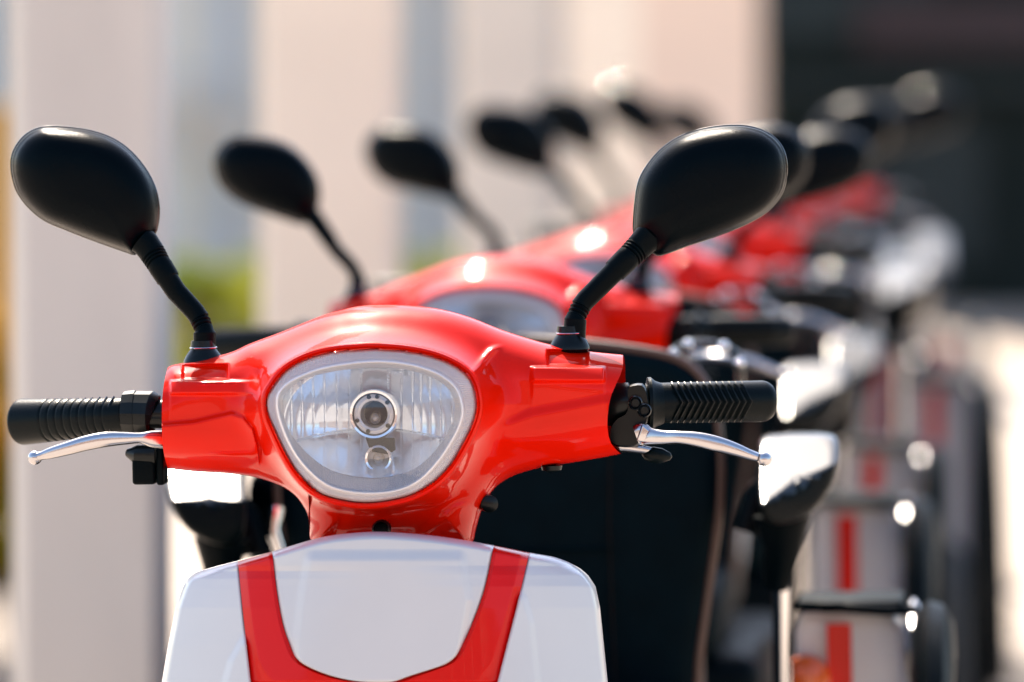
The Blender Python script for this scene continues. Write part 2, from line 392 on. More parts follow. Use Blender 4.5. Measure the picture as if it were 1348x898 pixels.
# ---- mirrors
def mirror(cont, joint, path, base, name='mirror'):
    """cont: shell outline; path: list of (px,py,r) from shell to base; base: (px,py) of the foot"""
    C = spline(cont, 120); cen = C.mean(0) * 0.85 + np.array(joint) * 0.15
    y0 = 0.036
    rings = []
    for s, d in ((0.93, 0.014), (0.985, 0.010), (1.0, 0.0), (0.997, -0.006), (0.985, -0.012)):
        rings.append(ring(cen + (C - cen) * s, y0 + d))
    for s in 0.969 * np.sin(np.linspace(math.pi / 2, 0.03, 26)):
        rings.append(ring(cen + (C - cen) * s, y0 - 0.013 - 0.030 * (1 - (s / .97) ** 3.4) ** 0.6))
    sh = MB().loft(rings, True, (False, True)).build(name, MIRP, SCO, angle=60)
    MB().loft([ring(cen + (C - cen) * 0.93, y0 + 0.013), ring(cen + (C - cen) * 0.5, y0 + 0.0125), ring(cen + (C - cen) * 0.02, y0 + 0.0125)], True, (False, True)).build('mirror_glass', MGL, sh)
    MB().tube(ring(cen + (C - cen) * 1.004, y0 + .003) + [ring(cen + (C - cen) * 1.004, y0 + .003)[0]], .0010, 8).build('edge_trim', TRIM, sh)
    pts = []; rad = []
    n = len(path)
    for i, (x, y, r) in enumerate(path):
        t = i / (n - 1)
        pts.append(P(x, y, 0.018 * (1 - t) + 0.0 * t)); rad.append(r * K)
    MB().tube(pts, rad, 28).build('stalk', BLK, sh, angle=25)
    f = P(base[0], base[1], 0)
    MB().lathe(f, (0, 0, 1), [(-.004, .016), (-.001, .0187), (.002, .0184), (.007, .0158), (.012, .0120), (.020, .0110)], 32).build('rubber_foot', RIBR, sh, angle=25)
    MB().tube([f + Vector((math.cos(a) * .0122, math.sin(a) * .0122, .0135)) for a in [2 * math.pi * k / 24 for k in range(25)]], .0007, 8).build('glint_ring', ALU, sh)  # thin bright ring added on the foot only to catch sun glints
    MB().lathe(f, (0, 0, -1), [(0, .0125), (.006, .0125), (.0065, .0095), (.022, .0095)], 6).build('nut', ALU, sh, angle=20)
    return sh, f
def ribbed(a, b, r0, r1, n, depth=2.5):
    out = []
    for k in range(n * 4 + 1):
        t = k / (n * 4); g = [0, -depth, -depth, 0][k % 4]
        out.append((a[0] + (b[0] - a[0]) * t, a[1] + (b[1] - a[1]) * t, r0 + (r1 - r0) * t + g))
    return out
LM = [(15, 216), (18, 200), (28, 184), (42, 173), (60, 167.5), (88, 168), (120, 173), (148, 183), (172, 200), (192, 224), (204, 248), (208.5, 268), (208.8, 285), (206.5, 300),
      (203, 308), (190, 320), (178, 334), (168, 332), (152, 326.5), (120, 315), (88, 302.5), (60, 290.5), (40, 275), (25, 256), (17.5, 236)]
lpath = [(186, 316, 19), (192, 321, 18.5), (199, 331, 17.5)] + ribbed((201, 334), (210, 349), 17.5, 16.2, 4) + [(212, 352, 16.5), (219, 363, 16), (221, 367, 15.8), (221.5, 368, 14.2), (232, 384, 14), (246, 399, 13.6), (256, 410, 13.4), (261, 417, 13.2)] \
    + ribbed((263, 420), (268.5, 434), 13.6, 12.6, 3, 2.2) + [(269, 436, 12.6), (269.3, 438, 15), (269.5, 462, 15), (269, 474, 14)]
m_l, f_l = mirror(LM, (192, 321), lpath, (268, 477))
RM = [(834, 300), (837, 262), (842, 237), (854, 216), (872, 196), (896, 180), (924.5, 170.5), (956.5, 166), (984.6, 167), (1009, 175), (1027, 191), (1034.5, 212), (1034, 236), (1027, 257),
      (1009, 278), (980.6, 295), (940.5, 311), (905, 323), (878, 333), (864, 335), (850, 322), (838, 308)]
rpath = [(858, 308, 20), (850, 316, 19), (843, 323, 18)] + ribbed((840, 326), (827, 339), 17.8, 16.5, 4) + [(825, 341, 16.6), (811, 355, 16), (809.5, 356.5, 16), (809, 357, 14.2), (796, 370, 14), (782, 384, 13.6), (771, 395, 13.4), (767, 400, 13.2)] \
    + ribbed((765, 403), (758, 418), 13.6, 12.8, 3, 2.2) + [(757.5, 420, 14.6), (756, 446, 15), (753, 452, 14.5)]
m_r, f_r = mirror(RM, (850, 318), rpath, (750, 458))
MB().box(f_l.x - .004, f_l.x + .010, -.016, -.012, f_l.z - .010, f_l.z - .003).build('brass_washer', BRASS, m_l)
# mirror posts go down into the cowl
for f in (f_l, f_r):
    pass

# ---- handlebar grips
def grip(x0, x1, yc0, yc1, r0, r1, name='grip', groove=True, outer=-1, n=90):
    pts = []; rad = []
    for k in range(n):
        t = k / (n - 1); x = x0 + (x1 - x0) * t; r = r0 + (r1 - r0) * t
        e = (1 - t)
        if t > 0.94: r *= math.sqrt(max(0.02, 1 - ((t - 0.94) / 0.062) ** 2)) if outer < 0 else (1 - 0.14 * ((t - .94) / .06) ** 2)
        if groove and 0.1 < t < 0.70 and (k % 6) in (0,): r -= 1.2
        pts.append((x, yc0 + (yc1 - yc0) * t, r)); 
    sw = 0.05   # sweep towards the rider
    P3 = [P(a, b, 0.005 + sw * (i / n) ** 1.3) for i, (a, b, c) in enumerate(pts)]
    return MB().tube(P3, [c * K for a, b, c in pts], 32).build(name, RUB, SCO, angle=35)
def chevrons(g, x0, x1, y0, y1, r, n, sgn, sw0):
    m = MB()
    for k in range(n):
        t0 = k / n; x = x0 + (x1 - x0) * t0
        for s in (1, -1):
            pts = []
            for j in range(9):
                a = R(-80 + 20 * j) ; 
                xx = x + sgn * (8 - 8 * abs(math.sin(a))) * -1.8
                yy = y0 + (y1 - y0) * t0 - math.sin(a) * r
                dd = 0.005 + sw0 * ((xx - x0) / (x1 - x0) * .6 + .12) ** 1.3 - math.cos(a) * r * K
                pts.append(P(xx, yy, dd))
            m.tube(pts, 0.0011, 6)
            break
    m.build('grip_rib', RIBR, g)
gl_ = grip(163, 22, 547, 556, 23.5, 31.5, outer=-1)
chevrons(gl_, 150, 66, 548, 553, 25.8, 9, 1, 0.05)
gr_ = grip(850, 1012, 531, 528, 26.5, 27.5, outer=1, groove=False)
chevrons(gr_, 884, 984, 530, 529, 26.6, 12, -1, 0.05)
MB().lathe(P(853, 532, .006), (1, .15, 0), [(-.002, .018), (0, .0245), (.003, .0245), (.007, .021), (.014, .0185)], 32).build('grip_flange', RUB, gr_)
# hand controls, left of the picture
hc = MB()
hc.tube([P(162, 543, .004), P(164, 543, .004), P(176, 543, .003), P(178, 543, .003), P(179, 543, .003), P(200, 544, .0), P(203, 545, .0)], [25 * K, 28 * K, 29.5 * K, 29.5 * K, 28.5 * K, 29.5 * K, 26 * K], 12)
hc.build('throttle_housing', SATIN, SCO, angle=28)
MB().tube([P(196, 545, 0), P(240, 545, 0)], 0.0135, 20).build('handlebar_tube', SATIN, SCO)
sw = MB(); b0 = P(173, 602, -.012); b1 = P(211, 635, .02)
sw.box(b0.x, b1.x, b0.y, b1.y, b1.z, b0.z); swo = sw.build('switch_box', BLK, SCO, bevel=.003)
MB().tube([P(168, 596, .0), P(180, 599, -.004), P(205, 599, -.004)], [.004, .0095, .010], 16).build('lever_pivot', SATIN, SCO)
q0 = P(205, 590, -.01); q1 = P(222, 636, .02); MB().box(q0.x, q1.x, q0.y, q1.y, q1.z, q0.z).build('switch_bracket', BLK, swo, bevel=.002)
# right of the picture: clamp with two bolts
cl = MB(); cc = [(826, 512), (832, 506), (846, 505), (852, 515), (855, 540), (851, 560), (843, 574), (838, 588), (806, 586), (803, 566), (812, 552), (824, 545), (828, 530)]
cc = [tuple(a) for a in spline(cc, 40)]
cl.loft([[P(a * .94 + 825 * .06, b * .94 + 547 * .06, -.026) for a, b in cc], [P(a, b, -.021) for a, b in cc], [P(a, b, .02) for a, b in cc]], True, (True, True))
clo = cl.build('lever_clamp', SATIN, SCO, angle=30)
for (a, b) in ((836, 530), (848, 540)):
    MB().lathe(P(a, b, -.024), (0.1, -1, 0), [(0, .0068), (.006, .0066), (.0072, .0056), (.005, .0042), (.003, .0036), (.003, 0)], 20).build('bolt', CHR if a == 0 else GLO, clo, angle=25)
    MB().lathe(P(a, b, -.026), (0.1, -1, 0), [(0.0055, .0040), (.0062, .0038), (.0064, .0034), (.0045, .0030)], 18).build('bolt_ring', SATIN, clo)
MB().tube([P(790, 536, 0), P(806, 534, -.004), P(818, 530, -.006), P(829, 529, -.006), P(832, 529, -.006)], [.017, .0195, .0185, .0175, .012], 24).build('bar_end_collar', SATIN, clo)
MB().tube([P(770, 532, 0.01), P(860, 531, .01)], 0.0135, 20).build('handlebar_tube', SATIN, SCO)
ov = MB(); c = P(865, 597, -.01); ov.lathe(c + Vector((-.014, 0, 0)), (1, 0, -.12), [(0, .001), (.003, .005), (.010, .0075), (.018, .007), (.026, .0035), (.028, .0)], 20); ov.build('cable_boot', RUB, clo)
MB().tube([P(812, 586, -.012), P(835, 590, -.014), P(860, 594, -.011)], [.006, .0045, .003], 12).build('cable', ALU, clo)
# levers: elliptical bars with a ball end
def lever(path, ball, rb, parent=SCO):
    pts = spline(path, 60, False)
    rings = []
    for i, (x, y, hgt, d) in enumerate(pts):
        c = P(x, y, d); a, b = hgt * K * 1.12, 0.0065
        t = pts[min(i + 1, 59)] - pts[max(i - 1, 0)]; ang = math.atan2(-t[1], t[0])
        nrm = Vector((-math.sin(ang), 0, math.cos(ang)))
        rr = []
        for k in range(20):
            w = 2 * math.pi * k / 20; cw, sw_ = math.cos(w), math.sin(w)
            cw = math.copysign(abs(cw) ** .7, cw); sw_ = math.copysign(abs(sw_) ** .8, sw_)
            rr.append(c + nrm * (cw * a) + Vector((0, sw_ * b, 0)))
        rings.append(rr)
    m = MB().loft(rings, True, (True, True))
    bc = P(ball[0], ball[1], pts[-1][3])
    bm = bmesh.new(); bmesh.ops.create_uvsphere(bm, u_segments=24, v_segments=16, radius=rb * K)
    m.add([bc + v_.co for v_ in bm.verts], [tuple(v_.index for v_ in f.verts) for f in bm.faces]); bm.free()
    return m.build('brake_lever', ALU, parent, angle=60)
lever([(216, 579, 11, -.036), (200, 578, 10, -.04), (185, 576.5, 6.5, -.045), (165, 577, 7.5, -.05), (140, 578.5, 9, -.055), (115, 583, 9, -.056), (90, 590, 8.2, -.055), (68, 596, 7, -.052), (56, 599.5, 5.5, -.05), (50, 601, 5.5, -.05)], (46, 602.5), 9.4)
lever([(838, 574, 13, -.034), (846, 572, 14, -.036), (856, 574.5, 10.5, -.04), (875, 576, 8.5, -.045), (895, 576, 7.8, -.05), (920, 579, 9, -.053), (945, 585, 9.4, -.055), (968, 592, 8.2, -.054), (985, 598, 6.6, -.052), (998, 602, 5.2, -.05)], (1006, 604.5), 9.6)
spk = MB(); s1 = [P(838, 580, -.036), P(846, 556, -.036), P(862, 571, -.038), P(858, 584, -.036)]
spk.loft([s1, [p + Vector((0, -.008, 0)) for p in s1]], True, (True, True)); spk.build('lever_root', ALU, clo, bevel=.002)

# ---- leg shield (apron)
AT = spline([(195, 800), (213, 782), (232, 768), (244, 760), (262, 752), (290, 744), (313, 738), (358, 726), (420, 708), (460, 702), (503, 700), (560, 704), (605, 710), (650, 718), (697, 727.5), (730, 733.5), (752, 742), (768, 752), (780, 766), (790, 782), (810, 810)], 260, False)
ATf = lambda x: np.interp(x, AT[:, 0], AT[:, 1])
SL = lambda y: np.interp(y, [700, 752, 762, 775, 800, 850, 898, 1000, 1150, 1300, 1420], [258, 256, 246, 240, 231, 221, 213, 203, 214, 262, 330])
SR = lambda y: np.interp(y, [700, 745, 757, 772, 800, 850, 898, 1000, 1150, 1300, 1420], [752, 760, 774, 784, 790, 795, 800, 806, 794, 742, 670])
s1f = lambda y: np.interp(y, [700, 738, 800, 898, 1050, 1300, 1420], [312, 313, 319, 330, 355, 400, 430])
s4f = lambda y: np.interp(y, [700, 728, 800, 898, 1050, 1300, 1420], [703, 697, 680, 655, 618, 590, 570])
_l = spline([(350, 700), (358, 727), (364, 775), (372, 820), (382, 850), (390, 866), (404, 877), (430, 888), (460, 895.5), (490, 898.5), (505, 899)], 200, False)
_r = spline([(655, 700), (650, 719), (638, 775), (622, 820), (607, 852), (598, 866), (585, 875), (565, 882), (540, 890), (520, 897), (505, 899)], 200, False)
_ly = np.maximum.accumulate(_l[:, 1]) + np.arange(200) * 1e-7; _ry = np.maximum.accumulate(_r[:, 1]) + np.arange(200) * 1e-7
s2f = lambda y: np.interp(y, _ly, _l[:, 0]); s3f = lambda y: np.interp(y, _ry, _r[:, 0])
def apron_depth(x, y):
    sl, sr = SL(y), SR(y); c = 0.5 * (sl + sr); w = 0.5 * (sr - sl)
    q = np.clip(np.abs(x - c) / w, 0, 1)
    d = -0.150 + 0.085 * q ** 2.6 - 0.00010 * (y - 700) * np.clip((1250 - y) / 300 + 1, 0, 1)
    tp = np.clip((y - ATf(x)), 0, 60)
    d += 0.030 * (1 - np.sqrt(np.clip(1 - (1 - np.clip(tp / 11, 0, 1)) ** 2, 0, 1)))
    e = np.minimum(x - sl, sr - x)
    d += 0.022 * (1 - np.sqrt(np.clip(1 - (1 - np.clip(e / 9, 0, 1)) ** 2, 0, 1)))
    return d
def panel(name, fa, fb, y1, m, nx, groove=(True, True), prof=None, y0=700, seam_bottom=False, nr=220, parent=SCO, off=0.0):
    yr, uu = np.meshgrid(y0 + (y1 - y0) * np.linspace(0, 1, nr) ** (1.3 if y0 == 700 and not seam_bottom else 1.0), np.linspace(0, 1, nx), indexing='ij')
    if seam_bottom: yr = y0 + (y1 - y0) * np.sin(np.linspace(0, 1, nr) * math.pi / 2)[:, None] * np.ones((1, nx))
    if y0 == 700:
        # denser at the rolled top edge
        k = np.linspace(0, 1, nr) ** 1.6; yr = (y0 + (y1 - y0) * (np.sin(k * math.pi / 2) if seam_bottom else k))[:, None] * np.ones((1, nx))
    yy = yr.copy(); xx = fa(yy) + (fb(yy) - fa(yy)) * uu
    for _ in range(6):
        fade = np.clip(1 - (yr - 700) / 170, 0, 1); yy = yr + (ATf(xx) - 700) * fade if y0 == 700 else yr
        xx = fa(yy) + (fb(yy) - fa(yy)) * uu
    d = apron_depth(xx, yy) + off
    if groove[0]: d += 0.003 * (1 - np.clip((xx - fa(yy)) / 3.5, 0, 1)) ** 2
    if groove[1]: d += 0.003 * (1 - np.clip((fb(yy) - xx) / 3.5, 0, 1)) ** 2
    if seam_bottom: d += 0.003 * (1 - np.clip((899.5 - yy) / 4, 0, 1)) ** 2
    if prof is not None: d += prof(uu, xx, yy)
    return MB().add(PN(xx, yy, d).reshape(-1, 3), grid_faces(nr, nx)).build(name, m, parent, angle=35)
apron = panel('leg_shield', SL, s1f, 1420, WHITE, 90, (False, True), lambda u, x, y: -0.0045 * sm(x - np.interp(y, [800, 838, 870, 898, 1000], [330, 318, 300, 292, 280]), -3, 10) * sm(y, 825, 850))
panel('leg_shield_side', s4f, SR, 1420, WHITE, 90, (True, False), lambda u, x, y: -0.0045 * (1 - sm(x - np.interp(y, [760, 785, 820, 898, 1000], [680, 693, 703, 711, 715]), -8, 3)) * sm(y, 770, 792), parent=SCO).name = 'leg_shield'
red_prof = lambda u, x, y: -0.0035 * np.clip(np.minimum(u / .22, (1 - u) / .10), 0, 1) + 0.0012
panel('leg_shield_trim', s1f, s2f, 898.9, REDT, 40, (False, False), red_prof, seam_bottom=True)
panel('leg_shield_trim', s3f, s4f, 898.9, REDT, 40, (False, False), lambda u, x, y: red_prof(1 - u, x, y), seam_bottom=True)
panel('leg_shield_trim', s1f, s4f, 1420, REDT, 60, (False, False), lambda u, x, y: red_prof(np.clip(u * 2.2, 0, .5), x, y) + 0.004 * np.clip(1 - (y - 898.9) / 8, 0, 1), y0=898.9, nr=60)
cp = panel('centre_panel', s2f, s3f, 899, WHITE, 120, (True, True), lambda u, x, y: -0.0045 * sm(x - np.interp(y, [700, 722, 780, 840, 899], [412, 402, 392, 384, 384]), -3, 12) * (1 - sm(x - np.interp(y, [700, 730, 790, 899], [604, 612, 620, 600]), -8, 4)) * sm(y, 722, 740), seam_bottom=True, nr=260)
# seam background and inner leg panel, black
def back_panel():
    yr, uu = np.meshgrid(np.linspace(700, 1420, 120), np.linspace(0, 1, 80), indexing='ij')
    yy = yr; xx = SL(yy) + (SR(yy) - SL(yy)) * uu
    for _ in range(6):
        yy = yr + (ATf(xx) + 1.2 - 700) * np.clip(1 - (yr - 700) / 170, 0, 1); xx = SL(yy) + 1 + (SR(yy) - SL(yy) - 2) * uu
    d = apron_depth(xx, yy) + 0.006
    A = PN(xx, yy, d); B = A.copy(); cxm = A[..., 0].mean(); B[..., 0] = cxm + (B[..., 0] - cxm) * 0.93; B[..., 2] -= 0.022; B[..., 1] += 0.035
    m = MB(); m.add(A.reshape(-1, 3), grid_faces(120, 80)); m.add(B.reshape(-1, 3), grid_faces(120, 80))
    n = 80
    top = [Vector(p) for p in A[0]]; topb = [Vector(p) for p in B[0]]; m.loft([top, topb], False)
    lft = [Vector(p) for p in A[:, 0]]; lb = [Vector(p) for p in B[:, 0]]; m.loft([lft, lb], False)
    rgt = [Vector(p) for p in A[:, -1]]; rb = [Vector(p) for p in B[:, -1]]; m.loft([rgt, rb], False)
    m.build('inner_leg_panel', BLK, SCO)
back_panel()

# ---- chassis, wheels and rear body (metres in scooter space)
def wheel(x, y, r, w, parent=SCO):
    t = MB(); prof = []
    for k in range(17):
        a = 2 * math.pi * k / 16; prof.append((w / 2 * math.cos(a), r - w * .42 + w * .42 * math.sin(a)))
    t.lathe(Vector((x, y, r)), (1, 0, 0), prof, 48); t = t.build('wheel', TYRE, parent)
    rm = MB(); rm.lathe(Vector((x, y, r)), (1, 0, 0), [(-w * .35, 0), (-w * .35, .03), (-w * .2, .035), (-w * .25, r - w * .85), (-w * .38, r - w * .8), (w * .38, r - w * .8), (w * .25, r - w * .85), (w * .2, .035), (w * .35, .03), (w * .35, 0)], 32)
    rm.build('rim', ALU, t)
    return t
def mudguard(x, y, r, w, a0, a1, m, name='mudguard'):
    rings = []
    for k in range(25):
        a = R(a0 + (a1 - a0) * k / 24); c, s = math.cos(a), math.sin(a)
        rings.append([Vector((x + w / 2 * q, y + c * (r + e), r * .0 + Z + s * (r + e))) for q, e in ((-1, -.04), (-.98, -.01), (-.8, .008), (-.4, .016), (0, .019), (.4, .016), (.8, .008), (.98, -.01), (1, -.04))])
    return MB().loft(rings, False).build(name, m, SCO)
wheel(0, -0.13, 0.20, 0.09); Z = 0.20; mudguard(0, -0.13, 0.225, 0.13, 10, 170, WHITE, 'front_mudguard')
wheel(-0.40, 0.93, 0.23, 0.11); wheel(0.40, 0.93, 0.23, 0.11)
MB().tube([(0, -.13, .2), (0, -.13, .2)][:1] + [(0, -.02, .45), (0, 0.02, .80), (0, .03, 1.0)], .022, 16).build('steering_column', SATIN, SCO)
for s in (-1, 1): MB().tube([(s * .065, -.13, .2), (s * .065, -.09, .34), (s * .03, -.03, .48)], .014, 12).build('fork_leg', ALU, SCO)
MB().tube([(-.40, .93, .23), (.40, .93, .23)], .02, 12).build('axle', SATIN, SCO)
MB().box(-.20, .20, -.02, .62, .24, .30).build('floorboard', BLK, SCO, bevel=.015)
MB().box(-.30, .30, .50, 1.15, .27, .60).build('seat_box', BLK, SCO, bevel=.03)
MB().box(-.25, .25, .44, .88, .602, .70).build('seat_cushion', LEA, SCO, bevel=.03)
# backrest
BR = [(657, 446), (740, 450), (800, 456), (850, 463), (885, 471), (912, 486), (932, 512), (943, 548), (948, 600), (947, 660), (940, 720), (930, 790), (920, 860), (912, 930), (880, 960), (657, 965)]
BRf = BR + [(1314 - a, b) for a, b in BR[-2:0:-1]]
CB = spline(BRf, 140); cb = np.array([657., 700.])
rg = []
for s, d in ((.80, .10), (.93, .095), (.985, .08), (1, .06), (1, .02), (.992, .006), (.975, -.002), (.95, -.006)): rg.append(ring(cb + (CB - cb) * s, .80 + d))
for s in np.linspace(.9, .03, 14): rg.append(ring(cb + (CB - cb) * s, .794 - .004 * (1 - s ** 2)))
bk = MB().loft(rg, True, (True, True)).build('backrest', LEA, SCO)
MB().tube(ring(cb + (CB - cb) * 1.002, .806) + [ring(cb + (CB - cb) * 1.002, .806)[0]], 0.0052, 8).build('piping', PIP, bk)
MB().tube([P(x, y, .7870) for x, y in ((818, 470), (810, 520), (803, 600), (802, 700), (806, 800), (810, 900))], .0011, 6).build('seam', SEAM, bk)
MB().tube([P(x, y, .7870) for x, y in ((496, 470), (504, 520), (511, 600), (512, 700), (508, 800), (504, 900))], .0011, 6).build('seam', SEAM, bk)
MB().tube([P(x, y, .7875) for x, y in ((512, 722), (600, 724), (700, 724), (802, 722))], .0022, 6).build('seam', LEA, bk)
# chrome grab rail behind the backrest
gr = spline([(884, 520), (883, 485), (888, 463), (905, 454), (930, 452), (955, 457), (970, 470), (975, 490), (974, 520)], 40, False)
MB().tube([P(a, b, .93) for a, b in gr], .0045, 12).build('grab_rail', TRIM, SCO)
MB().tube([P(890, 478, .93), P(930, 474, .93), P(970, 478, .93)], .004, 10).build('grab_rail_bar', TRIM, SCO)
for a_, b_ in ((887, 466), (906, 453.5), (953, 456), (973, 478)):
    MB().lathe(P(a_, b_, .922), (0, -1, 0), [(-.005, .004), (0, .0062), (.003, .0055), (.005, .0035), (.0058, 0)], 16).build('glint_stud', CHR, SCO)  # polished studs added to the rail so the sun leaves glints
# armrests: glossy pods with a sloping top front
def armrest(mir):
    A = [(1002, 578), (1030, 571.5), (1065, 570), (1094, 572), (1103, 580), (1104.5, 600), (1100, 628), (1090, 650), (1072, 672), (1045, 687), (1018, 690), (1003, 678), (998, 650), (998.5, 610)]
    if mir: A = [(1310 - a + 12, b + 28) for a, b in A][::-1]
    C = spline(A, 240); cc = C.mean(0); x0, y0 = C[:, 0].min(), C[:, 1].min(); xw = C[:, 0].max() - x0
    rings = []
    def dp(c, extra):       # the nose: upper part slopes back, lower part upright
        t = np.clip((c[:, 1] - y0) / 118, 0, 1); uu = (c[:, 0] - x0) / xw;         A_ = 0.19 * (.82 - t); B_ = 0.19 * .50 * uu if not mir else 0.19 * .30 * (1 + 0 * uu)
        return 0.585 + np.maximum(A_, B_) + 0.03 * ((t - .8).clip(0, 1)) + extra
    rings.append([Vector(p) for p in PN(cc[0] + (C[:, 0] - cc[0]) * .96, cc[1] + (C[:, 1] - cc[1]) * .96, np.full(240, 1.0))])
    rings.append([Vector(p) for p in PN(C[:, 0], C[:, 1], np.full(240, .98))])
    rings.append([Vector(p) for p in PN(C[:, 0], C[:, 1], dp(C, .03))])
    for s, e in ((.995, .018), (.975, .008), (.94, .002), (.88, 0), (.75, 0), (.6, 0), (.4, 0), (.2, 0), (.03, 0)):
        c = cc + (C - cc) * s; rings.append([Vector(p) for p in PN(c[:, 0], c[:, 1], dp(c, e))])
    a = MB().loft(rings, True, (True, True)).build('armrest', BLK, SCO, angle=50)
    a.data.materials.append(GLO)
    for p_ in a.data.polygons:
        if p_.normal.z > 0.35: p_.material_index = 1
    sx = -1 if mir else 1
    def Q(x, y, d): return P(x, y, d) if not mir else P(1322 - x, y + 28, d)
    MB().tube([Q(1030, 680, .72), Q(1030, 720, .72), Q(1022, 770, .74)], [.030, .020, .014], 16).build('armrest_bracket', BLK, a)
    MB().tube([Q(1028, 755, .74), Q(1030, 900, .78), Q(1026, 1010, .80)], .010, 14).build('armrest_post', CHR, a)
    MB().tube([Q(985, 700, .78), Q(1000, 655, .78), Q(1012, 640, .78)], [.016, .018, .016], 12).build('armrest_brace', BLK, a)
    if mir: MB().tube([Q(958, 640, .74), Q(962, 670, .735), Q(950, 705, .735)], [.010, .009, .007], 12).build('armrest_lever', CHR, a)
    return a
armrest(False); armrest(True)
# rear fenders with red stripe, black bar and dark wheel arch
YB = .93
bx0, bx1, bz = P(1046, 800, YB).x, P(1194, 800, YB).x, P(1120, 806, YB).z
def sec(y, sh=0):
    return [Vector((x, y, z)) for x, z in ((bx0, .34), (bx0, bz - .02 - sh), (bx0 + .006, bz - sh), (bx1 - .02, bz - sh), (bx1 - .006, bz - .015 - sh), (bx1, bz - .10), (bx1, .34))]
fd = MB().loft([sec(YB + .02, .01), sec(YB + .005, .003), sec(YB), sec(1.03), sec(1.05, .02)], True, (True, True)).build('side_box', WHITE, SCO, bevel=.006)
sx0, sx1 = P(1089, 850, YB).x, P(1121, 850, YB).x
MB().add([(sx0, YB - .003, .345), (sx1, YB - .003, .345), (sx1, YB - .003, bz - .012), (sx0, YB - .003, bz - .012)], [(0, 1, 2, 3)]).build('box_stripe', RED, fd)
MB().box(bx0 + .002, bx1 - .004, YB - .001, 1.06, bz + .001, bz + .012).build('box_lid', LEA, fd, bevel=.004)
MB().tube([(bx0 + .03, YB - .006, bz + .006), (bx0 + .05, YB - .012, bz + .006), (bx1 - .02, YB - .012, bz + .002), (bx1 + .008, YB + .02, bz)], .0060, 12).build('box_bar', BLK, fd)
MB().lathe(Vector((bx0 + .045, 1.05, .60)), (0, 1, 0), [(0, .03), (.02, .028), (.024, .01)], 20).build('tail_light', REDT, SCO)
MB().lathe(P(1062, 893, YB), (0, -1, 0), [(0, .026), (.012, .025), (.020, .016), (.022, 0)], 20).build('amber_lamp', AMB, fd)
for s in (-1, 1):
    x = (bx1 + .004) if s > 0 else -.40; rings = []
    R0 = .33 if s > 0 else .25; YR = .93
    for k in range(29):
        a = R(-10 + 200 * k / 28); c_, s_ = math.cos(a), math.sin(a)
        rings.append([Vector((x + s * q, YR - c_ * (R0 + e) * .9, .23 + s_ * (R0 + e) * (1.55 if s > 0 else 1))) for q, e in ((0, -.03), (.0, .0), (.006, .012), (.02, .02), (.035, .017), (.045, .005), (.047, -.02))])
    MB().loft(rings, False).build('wheel_arch', BLK, SCO)
GB = MB(); q = P(1203, 850, 1.0)
GB.tube([q + Vector((0, .05 - .10 * (1 - abs(k) / 6), .045 * k / 6)) for k in range(-6, 7)], [.002 + .010 * math.sqrt(max(0, 1 - (k / 6) ** 2)) for k in range(-6, 7)], 16)
GB.build('arch_glint_bar', ALU, SCO)  # invented capsule on the arch, added to give a bright sun highlight
MB().box(-.24, .24, .90, 1.16, .60, .93).build('rear_trunk', BLK, SCO, bevel=.03)

# ================================================================ the row
def kids(o): return [c for c in bpy.data.objects if c.parent == o]
def copy_tree(o, parent=None):
    c = o.copy(); COL.objects.link(c)
    if parent: c.parent = parent
    for ch in kids(o): copy_tree(ch, c)
    return c
SCO.matrix_world = M1
spots = [(-0.016, 6.82, -5.5, -1.0), (0.112, 8.3, -4.0, 1.0), (0.312, 10.2, -8, -1.0), (0.36, 11.9, -4, 1.0), (0.52, 13.6, -6, 0.6), (0.745, 15.2, -5, 0.4)]
TILT = {1: ((-1, 8, .92), (2, -8, 1)), 2: ((-10, -8, 1), (3, 5, 1)), 3: ((-4, 30, 1.12), (-2, 10, 1.1)), 4: ((0, -12, 1.15), (5, 14, 1.15)), 5: ((10, 10, 1.12), (1, -14, 1.15)), 6: ((-4, 8, 1.1), (2, 12, 1.35))}
labels = ['red and white scooter in sharp focus at the front of the row',
          'blurred red scooter second in the row, directly behind the sharp front one',
          'blurred red scooter third from the front, its left mirror right of the second white column',
          'blurred red scooter fourth from the front, halfway down the row',
          'blurred red scooter fifth from the front, its left mirror between two other dark mirrors',
          'blurred red scooter sixth from the front, its left mirror highest against the peach wall',
          'farthest red scooter of the row, its right mirror standing out against the dark shopfront']
for i, sp in enumerate([SPOT1] + spots):
    o = SCO if i == 0 else copy_tree(SCO)
    o.matrix_world = place_matrix(*sp)
    tag(o, labels[i], 'scooter', 'red and white scooters parked in a row')
    if i:
        for ch in kids(o):
            for g_ in kids(ch):
                if g_.name.startswith('amber_lamp'): bpy.data.objects.remove(g_)
    if i >= 5:                                            # the last two carry no side box
        for ch in kids(o):
            if ch.name.startswith(('side_box', 'arch_glint_bar', 'wheel_arch')):
                for g_ in kids(ch): bpy.data.objects.remove(g_)
                bpy.data.objects.remove(ch)
    for ch in kids(o):
        if ch.name.startswith('armrest') and i >= 2:     # rests folded to different angles
            pv = Vector((0, 1.0, .85)); ch.matrix_local = Matrix.Translation(pv) @ Matrix.Rotation(R((0, 0, 4, -5, 4, 14, 20)[i]), 4, 'X') @ Matrix.Translation(-pv)
        if ch.name.startswith('mirror') and i:
            left = ch.data.name == m_l.data.name
            f = f_l if left else f_r; tl = TILT[i][0 if left else 1]
            ch.matrix_local = Matrix.Translation(f) @ Matrix.Rotation(R(tl[0]), 4, 'Y') @ Matrix.Rotation(R(tl[1]), 4, 'Z') @ Matrix.Scale(tl[2], 4) @ Matrix.Translation(-f)

